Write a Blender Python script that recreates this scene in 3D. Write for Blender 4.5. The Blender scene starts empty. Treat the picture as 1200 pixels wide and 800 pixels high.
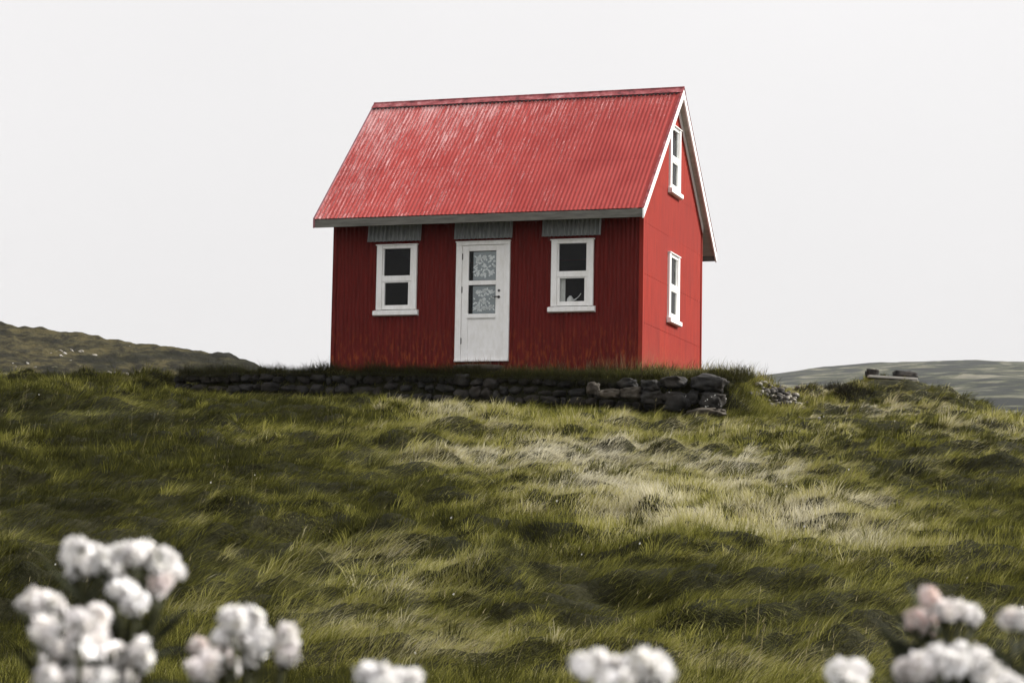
import bpy, bmesh, math, random
import numpy as np
from mathutils import Vector, Matrix, noise as mnoise

random.seed(7)
RNG = np.random.default_rng(11)
PI = math.pi
S = bpy.context.scene
COL = S.collection

# ------------------------------------------------------------------ camera
FPX, PITCH, ROLL = 2613.2, 0.1027, 0.0176          # focal length in pixels of a 1200 px wide frame
cd = bpy.data.cameras.new('camera')
cam = bpy.data.objects.new('camera', cd)
COL.objects.link(cam)
cam.matrix_world = Matrix.Rotation(PI / 2 + PITCH, 4, 'X') @ Matrix.Rotation(ROLL, 4, 'Z')
cd.sensor_width = 36.0
cd.lens = FPX / 1200 * 36
cd.clip_start, cd.clip_end = 0.1, 8000
cd.dof.use_dof = True
cd.dof.focus_distance = 36.0
cd.dof.aperture_fstop = 13.0
S.camera = cam

def ray(px, py):
    ix, iy = px - 600.0, py - 400.0
    c, s = math.cos(ROLL), math.sin(ROLL)
    x, y = ix * c + iy * s, -ix * s + iy * c
    v = Vector((x, FPX, -y))
    cp, sp = math.cos(PITCH), math.sin(PITCH)
    return Vector((v.x, v.y * cp - v.z * sp, v.y * sp + v.z * cp))

def at(px, py, Y):
    r = ray(px, py)
    return r * (Y / r.y)

# ------------------------------------------------------------------ tags
def tag(o, label=None, cat=None, group=None, kind=None):
    if label: o['label'] = label
    if cat: o['category'] = cat
    if group: o['group'] = group
    if kind: o['kind'] = kind
    return o

def empty(name, loc, rz=0.0):
    o = bpy.data.objects.new(name, None)
    COL.objects.link(o)
    o.location = loc
    o.rotation_euler = (0, 0, rz)
    o.empty_display_size = 0.2
    return o

class MB:
    def __init__(s): s.v, s.f = [], []
    def add(s, vs, fs):
        n = len(s.v)
        s.v += [tuple(p) for p in vs]
        s.f += [tuple(i + n for i in f) for f in fs]
    def box(s, x0, x1, y0, y1, z0, z1):
        s.add([(x0,y0,z0),(x1,y0,z0),(x1,y1,z0),(x0,y1,z0),(x0,y0,z1),(x1,y0,z1),(x1,y1,z1),(x0,y1,z1)],
              [(0,3,2,1),(4,5,6,7),(0,1,5,4),(1,2,6,5),(2,3,7,6),(3,0,4,7)])
    def prism(s, poly, vec):
        """polygon of 3D points swept along vec"""
        n = len(poly)
        a = [Vector(p) for p in poly]; b = [p + Vector(vec) for p in a]
        s.add(a + b, [tuple(range(n))[::-1], tuple(range(n, 2*n))] + [(i, (i+1) % n, n + (i+1) % n, n + i) for i in range(n)])
    def tube(s, pts, rads, seg=6):
        pts = [Vector(p) for p in pts]
        rings = []
        for i, p in enumerate(pts):
            d = (pts[min(i+1, len(pts)-1)] - pts[max(i-1, 0)]).normalized()
            a = d.orthogonal().normalized(); b = d.cross(a)
            rings.append([p + (a * math.cos(2*PI*k/seg) + b * math.sin(2*PI*k/seg)) * rads[i] for k in range(seg)])
        vs = [q for r in rings for q in r]
        fs = [(i*seg+k, i*seg+(k+1) % seg, (i+1)*seg+(k+1) % seg, (i+1)*seg+k) for i in range(len(pts)-1) for k in range(seg)]
        fs += [tuple(range(seg))[::-1], tuple(range((len(pts)-1)*seg, len(pts)*seg))]
        s.add(vs, fs)
    def build(s, name, mat, parent=None, bevel=0, smooth=False):
        me = bpy.data.meshes.new(name)
        me.from_pydata(s.v, [], s.f)
        bm = bmesh.new(); bm.from_mesh(me)
        bmesh.ops.recalc_face_normals(bm, faces=bm.faces[:])
        bm.to_mesh(me); bm.free()
        me.materials.append(mat)
        if smooth: me.polygons.foreach_set('use_smooth', [True] * len(me.polygons))
        o = bpy.data.objects.new(name, me)
        COL.objects.link(o)
        if parent: o.parent = parent
        if bevel:
            m = o.modifiers.new('bevel', 'BEVEL'); m.width = bevel; m.segments = 2; m.limit_method = 'ANGLE'
        return o

def np_mesh(name, verts, faces, mat, smooth=False, color=None, parent=None):
    """verts (N,3), faces list of (M,k) arrays"""
    me = bpy.data.meshes.new(name)
    me.vertices.add(len(verts))
    me.vertices.foreach_set('co', np.ascontiguousarray(verts, np.float32).ravel())
    idx = np.concatenate([f.ravel() for f in faces]).astype(np.int32)
    starts, n = [], 0
    for f in faces:
        k = f.shape[1]
        starts.append(n + np.arange(len(f)) * k); n += f.size
    starts = np.concatenate(starts).astype(np.int32)
    me.loops.add(len(idx)); me.loops.foreach_set('vertex_index', idx)
    me.polygons.add(len(starts)); me.polygons.foreach_set('loop_start', starts)
    if smooth: me.polygons.foreach_set('use_smooth', np.ones(len(starts), bool))
    me.update(calc_edges=True)
    if color is not None:
        a = me.attributes.new('tint', 'FLOAT_COLOR', 'POINT')
        c = np.ones((len(verts), 4), np.float32); c[:, :3] = color
        a.data.foreach_set('color', c.ravel())
    me.materials.append(mat)
    o = bpy.data.objects.new(name, me)
    COL.objects.link(o)
    if parent: o.parent = parent
    return o

# ------------------------------------------------------------------ material helpers
class NT:
    def __init__(s, name):
        s.m = bpy.data.materials.new(name); s.m.use_nodes = True
        s.t = s.m.node_tree; s.t.nodes.clear()
        s.out = s.n('ShaderNodeOutputMaterial')
    def n(s, typ, **kw):
        x = s.t.nodes.new(typ)
        for k, v in kw.items():
            if k.startswith('i_'): x.inputs[k[2:].replace('_', ' ')].default_value = v
            else: setattr(x, k, v)
        return x
    def l(s, a, b): s.t.links.new(a, b)
    def coord(s, kind='Object', scale=(1,1,1), rot=(0,0,0)):
        c = s.n('ShaderNodeTexCoord'); m = s.n('ShaderNodeMapping')
        m.inputs['Scale'].default_value = scale; m.inputs['Rotation'].default_value = rot
        s.l(c.outputs[kind], m.inputs['Vector'])
        return m.outputs['Vector']
    def noise(s, vec, scale, detail=4, rough=.55, dist=0):
        x = s.n('ShaderNodeTexNoise'); x.inputs['Scale'].default_value = scale; x.inputs['Detail'].default_value = detail
        x.inputs['Roughness'].default_value = rough; x.inputs['Distortion'].default_value = dist
        if vec is not None: s.l(vec, x.inputs['Vector'])
        return x.outputs['Fac']
    def ramp(s, fac, stops, interp='LINEAR'):
        r = s.n('ShaderNodeValToRGB'); e = r.color_ramp.elements; r.color_ramp.interpolation = interp
        while len(e) < len(stops): e.new(.5)
        for el, (p, c) in zip(e, stops):
            el.position = p; el.color = (c, c, c, 1) if isinstance(c, (int, float)) else tuple(c) + (1,)
        s.l(fac, r.inputs['Fac'])
        return r.outputs['Color']
    def mix(s, fac, a, b, blend='MIX'):
        x = s.n('ShaderNodeMix', data_type='RGBA', blend_type=blend)
        for sock, v in ((x.inputs[0], fac), (x.inputs[6], a), (x.inputs[7], b)):
            if hasattr(v, 'links'): s.l(v, sock)
            elif isinstance(v, (int, float)): sock.default_value = v
            else: sock.default_value = tuple(v) + (1,)
        return x.outputs[2]
    def math(s, op, a, b=0.0, clamp=False):
        x = s.n('ShaderNodeMath', operation=op, use_clamp=clamp)
        for i, v in enumerate((a, b)):
            if hasattr(v, 'links'): s.l(v, x.inputs[i])
            else: x.inputs[i].default_value = v
        return x.outputs[0]
    def bump(s, h, strength=.3, dist=.01):
        b = s.n('ShaderNodeBump'); b.inputs['Strength'].default_value = strength; b.inputs['Distance'].default_value = dist
        s.l(h, b.inputs['Height'])
        return b.outputs['Normal']
    def bsdf(s, color, rough=.6, spec=.4, normal=None, metal=0):
        p = s.n('ShaderNodeBsdfPrincipled')
        for k, v in (('Base Color', color), ('Roughness', rough), ('Specular IOR Level', spec), ('Metallic', metal)):
            if hasattr(v, 'links'): s.l(v, p.inputs[k])
            else: p.inputs[k].default_value = tuple(v) + (1,) if isinstance(v, tuple) else v
        if normal is not None: s.l(normal, p.inputs['Normal'])
        s.l(p.outputs[0], s.out.inputs['Surface'])
        return p
M = {}

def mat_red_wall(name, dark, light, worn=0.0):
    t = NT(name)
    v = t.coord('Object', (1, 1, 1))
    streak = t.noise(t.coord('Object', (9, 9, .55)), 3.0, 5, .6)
    fine = t.noise(t.coord('Object', (40, 40, 5)), 2.0, 4, .6)
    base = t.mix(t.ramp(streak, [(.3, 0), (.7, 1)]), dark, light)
    sep = t.n('ShaderNodeSeparateXYZ'); t.l(v, sep.inputs[0])
    # rust blooms low on the sheets, chalky scratches
    low = t.math('SUBTRACT', 1.0, t.math('DIVIDE', sep.outputs['Z'], .9), True)
    rust = t.math('MULTIPLY', t.ramp(t.noise(t.coord('Object', (7, 7, 2.2)), 2.5, 6, .65), [(.5, 0), (.66, 1)]), low)
    base = t.mix(t.math('MULTIPLY', rust, .75), base, (.36, .085, .025))
    chalk = t.math('MULTIPLY', t.ramp(fine, [(.62-worn*.05, 0), (.72, 1)]), t.ramp(t.noise(v, 1.9, 4), [(.48-worn*.08, 0), (.68, 1)]))
    base = t.mix(t.math('MULTIPLY', chalk, .5), base, (.36, .095, .07))
    if worn:                       # each sheet has faded a little differently
        wn = t.n('ShaderNodeTexWhiteNoise', noise_dimensions='2D'); cv = t.n('ShaderNodeCombineXYZ')
        t.l(t.math('FLOOR', t.math('DIVIDE', sep.outputs['Y'], .62)), cv.inputs[0]); t.l(t.math('FLOOR', t.math('DIVIDE', sep.outputs['Z'], .85)), cv.inputs[1])
        t.l(cv.outputs[0], wn.inputs['Vector'])
        base = t.mix(t.math('MULTIPLY', wn.outputs['Value'], .55), base, (.21, .024, .019))
        grime = t.ramp(t.noise(t.coord('Object', (6, 6, .5)), 1.7, 5, .7), [(.52, 0), (.68, 1)])
        base = t.mix(t.math('MULTIPLY', grime, .45), base, (.13, .016, .013))
        foot = t.math('MULTIPLY', t.math('SUBTRACT', 1.0, t.math('DIVIDE', sep.outputs['Z'], .55), True), t.ramp(t.noise(v, 5, 5, .7), [(.4, 0), (.62, 1)]))
        base = t.mix(t.math('MULTIPLY', foot, .6), base, (.17, .07, .04))
    t.bsdf(base, .7, .12, t.bump(fine, .1, .004))
    return t.m

def mat_red_roof():
    t = NT('red_roof_paint')
    v = t.coord('Object')
    # object axes: x along the ridge, slope runs in y/z
    sheet = t.n('ShaderNodeTexWhiteNoise', noise_dimensions='1D')
    sep = t.n('ShaderNodeSeparateXYZ'); t.l(v, sep.inputs[0])
    t.l(t.math('FLOOR', t.math('DIVIDE', sep.outputs['X'], .62)), sheet.inputs['W'])
    base = t.mix(sheet.outputs['Value'], (.275, .036, .032), (.365, .049, .043))
    blot = t.noise(t.coord('Object', (1.0, .8, .8)), 1.6, 5, .6)
    base = t.mix(t.ramp(blot, [(.35, 0), (.7, .5)]), base, (.43, .080, .070))
    streak = t.noise(t.coord('Object', (17, .9, .9)), 2.4, 7, .78)
    grit = t.noise(t.coord('Object', (30, 9, 9)), 2.6, 7, .8)
    zone = t.noise(t.coord('Object', (1.6, .45, .45)), 1.5, 5, .7)
    # more wear to the left and under the ridge
    left = t.math('MULTIPLY', t.math('DIVIDE', t.math('ADD', sep.outputs['X'], .2), -5.6, True), .095)
    topw = t.math('MULTIPLY', t.math('DIVIDE', t.math('SUBTRACT', sep.outputs['Z'], 3.9), 1.3, True), .06)
    w = t.math('ADD', t.math('MULTIPLY', streak, .56), t.math('MULTIPLY', grit, .52))
    w = t.math('ADD', w, t.math('MULTIPLY', zone, .20))
    w = t.math('ADD', w, t.math('ADD', left, topw))
    worn = t.ramp(w, [(.738, 0), (.80, .8), (.88, 1)])
    base = t.mix(t.math('MULTIPLY', worn, .8), base, (.68, .44, .43))
    dark = t.ramp(t.noise(t.coord('Object', (16, .6, .6)), 2.0, 4, .6), [(.58, 0), (.72, 1)])
    base = t.mix(t.math('MULTIPLY', dark, .35), base, (.27, .035, .035))
    t.bsdf(base, .7, .15, t.bump(grit, .12, .004))
    return t.m

def mat_ridge():
    t = NT('ridge_cap_paint')
    n = t.noise(t.coord('Object', (3, 3, 3)), 2.2, 7, .75)
    base = t.ramp(n, [(.38, (.10, .018, .022)), (.49, (.27, .045, .05)), (.58, (.34, .10, .105)), (.70, (.46, .30, .30))])
    t.bsdf(base, .55, .35)
    return t.m

def mat_simple(name, a, b, scale=8, rough=.6, spec=.35, stretch=(1,1,1), bump=.15, lo=.35, hi=.65, metal=0):
    t = NT(name)
    n = t.noise(t.coord('Object', stretch), scale, 6, .62)
    t.bsdf(t.mix(t.ramp(n, [(lo, 0), (hi, 1)]), a, b), rough, spec, t.bump(n, bump, .004) if bump else None, metal)
    return t.m

def mat_white():
    t = NT('white_paint')
    n = t.noise(t.coord('Object', (3, 3, 1.2)), 4, 6, .65)
    base = t.mix(t.ramp(n, [(.4, 0), (.72, 1)]), (.86, .855, .845), (.74, .73, .70))
    f = t.noise(t.coord('Object', (14, 14, 5)), 6, 5, .7)
    base = t.mix(t.ramp(f, [(.66, 0), (.76, .7)]), base, (.40, .38, .34))
    t.bsdf(base, .5, .35, t.bump(f, .1, .003))
    return t.m

def mat_glass():
    t = NT('window_glass')
    tr = t.n('ShaderNodeBsdfTransparent'); gl = t.n('ShaderNodeBsdfGlossy')
    tr.inputs[0].default_value = (.94, .95, .95, 1)
    gl.inputs['Roughness'].default_value = .02
    fr = t.n('ShaderNodeFresnel'); fr.inputs['IOR'].default_value = 1.20
    mx = t.n('ShaderNodeMixShader')
    t.l(fr.outputs[0], mx.inputs[0]); t.l(tr.outputs[0], mx.inputs[1]); t.l(gl.outputs[0], mx.inputs[2])
    t.l(mx.outputs[0], t.out.inputs['Surface'])
    return t.m

def mat_net():
    t = NT('curtain_net')
    tr = t.n('ShaderNodeBsdfTransparent'); df = t.n('ShaderNodeBsdfDiffuse'); df.inputs[0].default_value = (.46, .50, .52, 1)
    mx = t.n('ShaderNodeMixShader')
    n = t.noise(t.coord('Object', (1, 1, 1)), 160, 2, .5)
    t.l(t.ramp(n, [(.3, .45), (.7, .95)]), mx.inputs[0])
    t.l(tr.outputs[0], mx.inputs[1]); t.l(df.outputs[0], mx.inputs[2]); t.l(mx.outputs[0], t.out.inputs['Surface'])
    return t.m

def mat_tint(name, rough=.6, spec=.25, trans=.0, vary=.25, scale=3.0):
    t = NT(name)
    a = t.n('ShaderNodeAttribute', attribute_name='tint')
    n = t.noise(t.coord('Object'), scale, 4, .6)
    c = t.mix(1.0, a.outputs['Color'], t.ramp(n, [(.3, 1 - vary), (.7, 1 + 0.0)]), 'MULTIPLY')
    p = t.bsdf(c, rough, spec)
    if trans:
        tl = t.n('ShaderNodeBsdfTranslucent'); t.l(c, tl.inputs[0])
        mx = t.n('ShaderNodeMixShader'); mx.inputs[0].default_value = trans
        t.l(p.outputs[0], mx.inputs[1]); t.l(tl.outputs[0], mx.inputs[2]); t.l(mx.outputs[0], t.out.inputs['Surface'])
    return t.m

def mat_stone(name, dark, light, lichen=.0):
    t = NT(name)
    oi = t.n('ShaderNodeObjectInfo')
    v = t.coord('Object')
    n = t.noise(v, 7, 8, .7)
    base = t.mix(t.ramp(n, [(.35, 0), (.68, 1)]), dark, light)
    big = t.noise(v, 2.2, 3, .5)
    base = t.mix(t.ramp(big, [(.45, 0), (.65, .5)]), base, (light[0]*.9, light[1]*.75, light[2]*.6))
    if lichen:
        l = t.n('ShaderNodeTexVoronoi'); l.inputs['Scale'].default_value = 13; l.inputs['Randomness'].default_value = 1
        t.l(v, l.inputs['Vector'])
        d = t.math('ADD', l.outputs['Distance'], t.math('MULTIPLY', t.noise(v, 40, 3), .22))
        msk = t.math('MULTIPLY', t.ramp(d, [(.26, 1), (.33, 0)]), t.ramp(t.noise(v, 3.3, 2), [(.5, 0), (.58, 1)]))
        base = t.mix(t.math('MULTIPLY', msk, lichen), base, (.62, .62, .58))
    t.bsdf(base, .85, .25, t.bump(n, .5, .02))
    return t.m

def mat_ground():
    t = NT('turf_soil')
    v = t.coord('Object')
    a = t.noise(v, .9, 8, .68); b = t.noise(v, 7, 6, .7)
    c = t.ramp(a, [(.32, (.010, .011, .005)), (.5, (.018, .018, .008)), (.68, (.030, .028, .013))])
    c = t.mix(t.ramp(b, [(.45, 0), (.72, .5)]), c, (.036, .034, .016))
    t.bsdf(c, .95, .1, t.bump(b, .8, .06))
    return t.m

def mat_hillside():
    t = NT('hillside_heath')
    v = t.coord('Object', (1, .5, 1))
    a = t.noise(t.coord('Object', (.55, .25, 2.2)), .22, 8, .68, .6); b = t.noise(v, 1.1, 8, .75)
    c = t.ramp(a, [(.38, (.012, .012, .008)), (.46, (.026, .025, .013)), (.54, (.095, .080, .036)), (.66, (.032, .030, .016))])
    c = t.mix(t.ramp(b, [(.45, 0), (.58, .9)]), c, (.014, .014, .010))
    g = t.noise(v, 3.2, 6, .75)
    c = t.mix(t.ramp(g, [(.60, 0), (.68, .7)]), c, (.15, .135, .085))
    t.bsdf(c, .95, .1, t.bump(b, 1.0, .8))
    return t.m

def mat_far():
    t = NT('far_moor')
    a = t.noise(t.coord('Object', (.030, .016, .20)), 1.0, 8, .66, .6)
    b = t.noise(t.coord('Object', (.06, .04, .2)), 1.0, 7, .7)
    c = t.ramp(a, [(.42, (.003, .005, .004)), (.48, (.010, .014, .008)), (.53, (.042, .046, .020)), (.60, (.15, .14, .10))])
    c = t.mix(t.ramp(b, [(.48, 0), (.64, .7)]), c, (.009, .012, .010))
    t.bsdf(c, .95, .1)
    return t.m

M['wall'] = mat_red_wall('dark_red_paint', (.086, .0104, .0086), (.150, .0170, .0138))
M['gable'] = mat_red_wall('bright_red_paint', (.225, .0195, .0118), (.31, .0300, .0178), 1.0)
M['roof'] = mat_red_roof()
M['ridge'] = mat_ridge()
M['white'] = mat_white()
M['glass'] = mat_glass()
M['net'] = mat_net()
M['greywood'] = mat_simple('weathered_grey_wood', (.095, .093, .082), (.165, .16, .142), 5, .85, .15, (.6, 4, 4))
M['soffit'] = mat_simple('soffit_boards', (.36, .35, .31), (.48, .46, .41), 5, .85, .15, (.6, 4, 4))
M['plum'] = mat_simple('plum_paint', (.16, .05, .06), (.28, .12, .13), 5, .6)
M['zinc'] = mat_simple('galvanised_sheet', (.19, .20, .20), (.33, .345, .34), 6, .5, .5, (5, 5, .8), .1, .35, .65, .35)
M['iron'] = mat_simple('black_iron', (.012, .012, .012), (.03, .027, .025), 20, .4, .5)
M['nail'] = mat_simple('rusty_nail', (.06, .02, .015), (.10, .04, .03), 20, .7)
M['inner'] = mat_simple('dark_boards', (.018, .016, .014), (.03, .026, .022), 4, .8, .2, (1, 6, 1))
M['cloth'] = mat_simple('white_cloth', (.72, .72, .70), (.80, .80, .78), 6, .9, .1)
M['lace'] = mat_simple('white_lace', (.84, .86, .87), (.92, .93, .93), 30, .9, .1)
M['ceramic'] = mat_simple('white_glaze', (.70, .70, .68), (.78, .78, .76), 4, .2, .5, bump=0)
M['basalt'] = mat_stone('basalt', (.008, .008, .008), (.042, .040, .037))
M['lichen_rock'] = mat_stone('lichen_basalt', (.008, .008, .008), (.035, .034, .032), .95)
M['grey_rock'] = mat_stone('grey_stone', (.028, .027, .025), (.12, .113, .10))
M['pale_rock'] = mat_stone('pale_stone', (.14, .135, .12), (.36, .345, .31))
M['white_rock'] = mat_stone('whitish_stone', (.16, .155, .145), (.42, .41, .38))
M['brown_rock'] = mat_stone('brown_stone', (.030, .025, .019), (.085, .074, .058))
M['ground'] = mat_ground()
M['hillside'] = mat_hillside()
M['far'] = mat_far()
M['grass'] = mat_tint('grass_blades', .6, .15, .42, .12, 1.2)
M['bloom'] = mat_tint('petals', .8, .05, .14, .02, 60)
M['herb'] = mat_tint('herb_leaves', .6, .2, .25, .4, 30)

# ------------------------------------------------------------------ noise and terrain
_tabs = {}
def perlin(x, y, seed=0):
    if seed not in _tabs:
        r = np.random.default_rng(1000 + seed)
        _tabs[seed] = (r.permutation(512), r.uniform(0, 2*PI, 512))
    P, A = _tabs[seed]
    xi, yi = np.floor(x).astype(int), np.floor(y).astype(int)
    xf, yf = x - xi, y - yi
    u, v = xf*xf*xf*(xf*(xf*6-15)+10), yf*yf*yf*(yf*(yf*6-15)+10)
    def g(i, j, dx, dy):
        a = A[P[(P[i & 511] + j) & 511]]
        return np.cos(a)*dx + np.sin(a)*dy
    n00, n10 = g(xi, yi, xf, yf), g(xi+1, yi, xf-1, yf)
    n01, n11 = g(xi, yi+1, xf, yf-1), g(xi+1, yi+1, xf-1, yf-1)
    return 1.5 * ((n00*(1-u)+n10*u)*(1-v) + (n01*(1-u)+n11*u)*v)

def fbm(x, y, seed, octv=4, gain=.5):
    s, a = 0, 1.0
    for i in range(octv):
        s = s + a * perlin(x * 2**i, y * 2**i, seed + i); a *= gain
    return s

def sm(t):
    t = np.clip(t, 0, 1); return t*t*(3-2*t)

_cr = np.random.default_rng(77).random((64, 64, 5))
def mounds(x, y):
    """scattered tussock mounds: rounded knolls a few decimetres across"""
    cx, cy = .62, .80
    i0, j0 = np.floor(x/cx).astype(int), np.floor(y/cy).astype(int)
    out = np.zeros(np.broadcast(x, y).shape)
    for di in (-1, 0, 1):
        for dj in (-1, 0, 1):
            q = _cr[(i0+di) & 63, (j0+dj) & 63]
            px, py = (i0+di+.15+.7*q[..., 0])*cx, (j0+dj+.15+.7*q[..., 1])*cy
            rad = .24 + .22*q[..., 2]
            amp = np.where(q[..., 3] > .42, .045 + .12*q[..., 4], 0)
            d = np.hypot((x-px)*.8, y-py)/rad
            out = np.maximum(out, amp*sm(1.0 - .5*d*d - .5*d))
    return out

HX, HY, HZ, HA = 2.182, 37.377, 3.423, 0.3168      # house: front right corner of its walls, and its turn
L, D, OE, OG, ZE, ZR = 5.645, 4.325, 0.562, 0.162, 2.654, 5.253
CA, SA = math.cos(HA), math.sin(HA)

def local(x, y):
    dx, dy = x - HX, y - HY
    return dx*CA - dy*SA, dx*SA + dy*CA
def world(lx, ly, z=0.0):
    return Vector((HX + lx*CA + ly*SA, HY - lx*SA + ly*CA, z))

PY = np.array([-60, -5, 9, 12, 14.5, 18, 24, 30, 35.6, 38.5, 41, 43, 46, 52, 60, 90, 200, 6000.])
PZ = np.array([-1.2, -.8, -.8, -.80, -.70, -.22, .74, 1.70, 2.55, 3.0, 3.34, 3.44, 3.3, 2.4, 1.2, -1.5, -3, -3.])
WALL_V = -1.25

def plateau(x, y):
    lx, v = local(x, y)
    m = sm((v - WALL_V) / .10 + .5) * sm((lx + 8.0) / .7) * sm((2.35 - lx) / .9) * sm((7.5 - v) / 2.0)
    k = sm(-v / 1.3) 
    z = 3.38 - k * (.07 + .20 * sm((lx + 5.5) / 7.0)) + .03 * perlin(x*1.3, y*1.3, 40)
    return m, z

def height(x, y, detail=True):
    x = np.asarray(x, float); y = np.asarray(y, float)
    wob = perlin(x*.11, y*.11, 3) * .7
    ys = y + wob * sm((y-10)/6) * sm((44-y)/8)
    z = np.interp(ys - .6, PY, PZ) * .25 + np.interp(ys, PY, PZ) * .5 + np.interp(ys + .6, PY, PZ) * .25
    near = sm((y-6)/6) * sm((70-y)/20)
    # right-hand shoulder and the small mound on it
    z = z - 1.15 * sm((x - 7.2) / 4.6) * sm((y - 26) / 14) * near
    z = z + .34 * np.exp(-((x-7.25)/1.15)**2 - ((y-42.2)/2.2)**2)
    z = z + .12 * np.exp(-((x-4.6)/.7)**2 - ((y-38.2)/1.6)**2)
    if detail:
        # wind-combed hummocks, longer across the slope
        c, s = math.cos(-.35), math.sin(-.35)
        a, b = x*c - y*s, x*s + y*c
        wx, wy = .5*perlin(x*.5, y*.5, 21), .5*perlin(x*.5, y*.5, 22)
        r = 1 - np.abs(perlin(a*.34 + wx, b*.75 + wy, 5)) * 1.8
        amp = near * (.65 + .5*sm((perlin(x*.13, y*.13, 9)+.4)))
        h3 = perlin(a*1.15 + wy, b*2.0 + wx, 14)
        z = z + near * mounds(x + .15*wx, y) * sm(.55 + .9*perlin(x*.3, y*.3, 19) + .06*(y-22)) * (1 - np.exp(-((x-7.2)/1.1)**4 - ((y-41.8)/1.6)**4))
        z = z + amp * (.12 * (r - .55) + .15 * perlin(a*.55 + wx, b*1.15 + wy, 12) + .17 * (.35 - np.abs(h3))*1.45*sm(.75 + perlin(x*.4, y*.4, 17)) + .07*perlin(x*2.6, y*3.4, 15))
    # level strip the wall stands on
    lx, v = local(x, y)
    s_ = sm((lx + 9.2) / 1.0) * sm((2.9 - lx) / .9) * sm((v + 4.6) / 2.6) * sm((.5 - v) / .5)
    zw = np.interp(lx, [-8, -5, -2, .3, 1.9], [2.99, 2.86, 2.72, 2.60, 2.50]) + .15*(v - WALL_V) + (.05*perlin(x*1.1, y*1.4, 31) if detail else 0)
    z = z*(1-s_) + zw*s_
    m, zp = plateau(x, y)
    return z*(1-m) + zp*m

def hit(px, py, y0=10, y1=60):
    r = ray(px, py)
    Y = np.linspace(y0, y1, 2500)
    x = r.x/r.y*Y; zr = r.z/r.y*Y
    d = height(x, Y) - zr
    i = np.argmax(d > 0)
    if d[i] <= 0: i = len(Y) - 1
    return Vector((x[i], Y[i], float(height(x[i], Y[i]))))

# ground: one fan-shaped sheet, fine in the meadow, out to the horizon
rows = np.concatenate([np.linspace(-9.5, 11, 30), np.arange(11.2, 46, .075), np.geomspace(46.2, 5000, 60)])
cols = np.concatenate([np.linspace(-2.4, -.36, 24), np.linspace(-.34, .34, 330), np.linspace(.36, 2.4, 24)])
Yg, Tg = np.meshgrid(rows, cols, indexing='ij')
Xg = Tg * (Yg + 10)* np.where(np.abs(Tg) < .345, Yg/(Yg+10)*.0 + 1, 1) * .82
Zg = height(Xg, Yg)
nr, nc = Yg.shape
ii = np.arange(nr*nc).reshape(nr, nc)
quad = np.stack([ii[:-1,:-1], ii[:-1,1:], ii[1:,1:], ii[1:,:-1]], -1).reshape(-1, 4)
o = np_mesh('ground', np.stack([Xg, Yg, Zg], -1).reshape(-1, 3), [quad], M['ground'], True)
tag(o, kind='structure')

def sheet(name, xs, ys, zf, mat):
    X, Y = np.meshgrid(xs, ys, indexing='xy')
    Z = zf(X, Y)
    n, m = X.shape
    k = np.arange(n*m).reshape(n, m)
    q = np.stack([k[:-1,:-1], k[:-1,1:], k[1:,1:], k[1:,:-1]], -1).reshape(-1, 4)
    return tag(np_mesh(name, np.stack([X, Y, Z], -1).reshape(-1, 3), [q], mat, True), kind='structure')

# stony hillside behind on the left: crest about 105 m away
def z_left(X, Y):
    crest = np.interp(X, [-90, -60, -40, -24.6, -20.4, -13.1, -9.0, -2, 12], [20.5, 17, 13.8, 11.0, 10.6, 9.7, 8.0, 4.0, -2])
    prof = np.interp(Y, [48, 60, 80, 104, 125, 190], [-.2, .12, .50, 1.0, .97, .4])
    z = crest * prof + .40*fbm(X*.07, Y*.05, 60, 3, .45) * sm((Y-52)/20)
    z = z + (-.14*np.abs(perlin(X*.45, Y*.18, 70)) + .12*np.abs(perlin(X*1.1, Y*.4, 72)) + .09*perlin(X*2.3, Y*.8, 74)) * sm((Y-58)/20)
    return z - 2.5*sm((58-Y)/10)
sheet('hillside', np.linspace(-60, 14, 560), np.concatenate([np.linspace(46, 130, 300), np.linspace(131, 190, 20)]), z_left, M['hillside'])

# misty hill far off on the right
FY = 1800.0
FS = FY / 760.0
def z_far(X, Y):
    crest = np.interp(X / FY, [-.9, -.2, .05, .105, .135, .172, .195, .23, .26, .34, .5, .9],
                      [.04, .05, .078, .0885, .0930, .0965, .0965, .0945, .092, .085, .07, .05])
    y = Y / FS
    prof = np.interp(y, [150, 220, 330, 480, 620, 760, 900, 1100], [.012, .17, .36, .60, .83, 1.0, 1.05, .6])
    z = crest * FY * prof
    x = X / FS
    return z + FS*((1.6*fbm(x*.012, y*.010, 80, 5, .55) + .9*perlin(x*.05, y*.03, 86)) * sm((y-170)/200) * (1 - .75*sm((y-680)/80)) - 8*sm((200-y)/50))
sheet('far_hill', np.linspace(-600*FS, 700*FS, 260), np.linspace(150*FS, 1100*FS, 240), z_far, M['far'])

# ------------------------------------------------------------------ the house
house = empty('house', (HX, HY, HZ), -HA)
tag(house, 'small red corrugated iron house with pitched roof and white windows on the grassy rise', 'house')
SL = (ZR - ZE) / (D/2 + OE)
PITCH_R = math.atan(SL)
def roof_z(v): return ZE + (v + OE)*SL if v <= D/2 else ZE + (D + OE - v)*SL
CORR, AMP = .0765, .0110
RAMP = .0031

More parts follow.
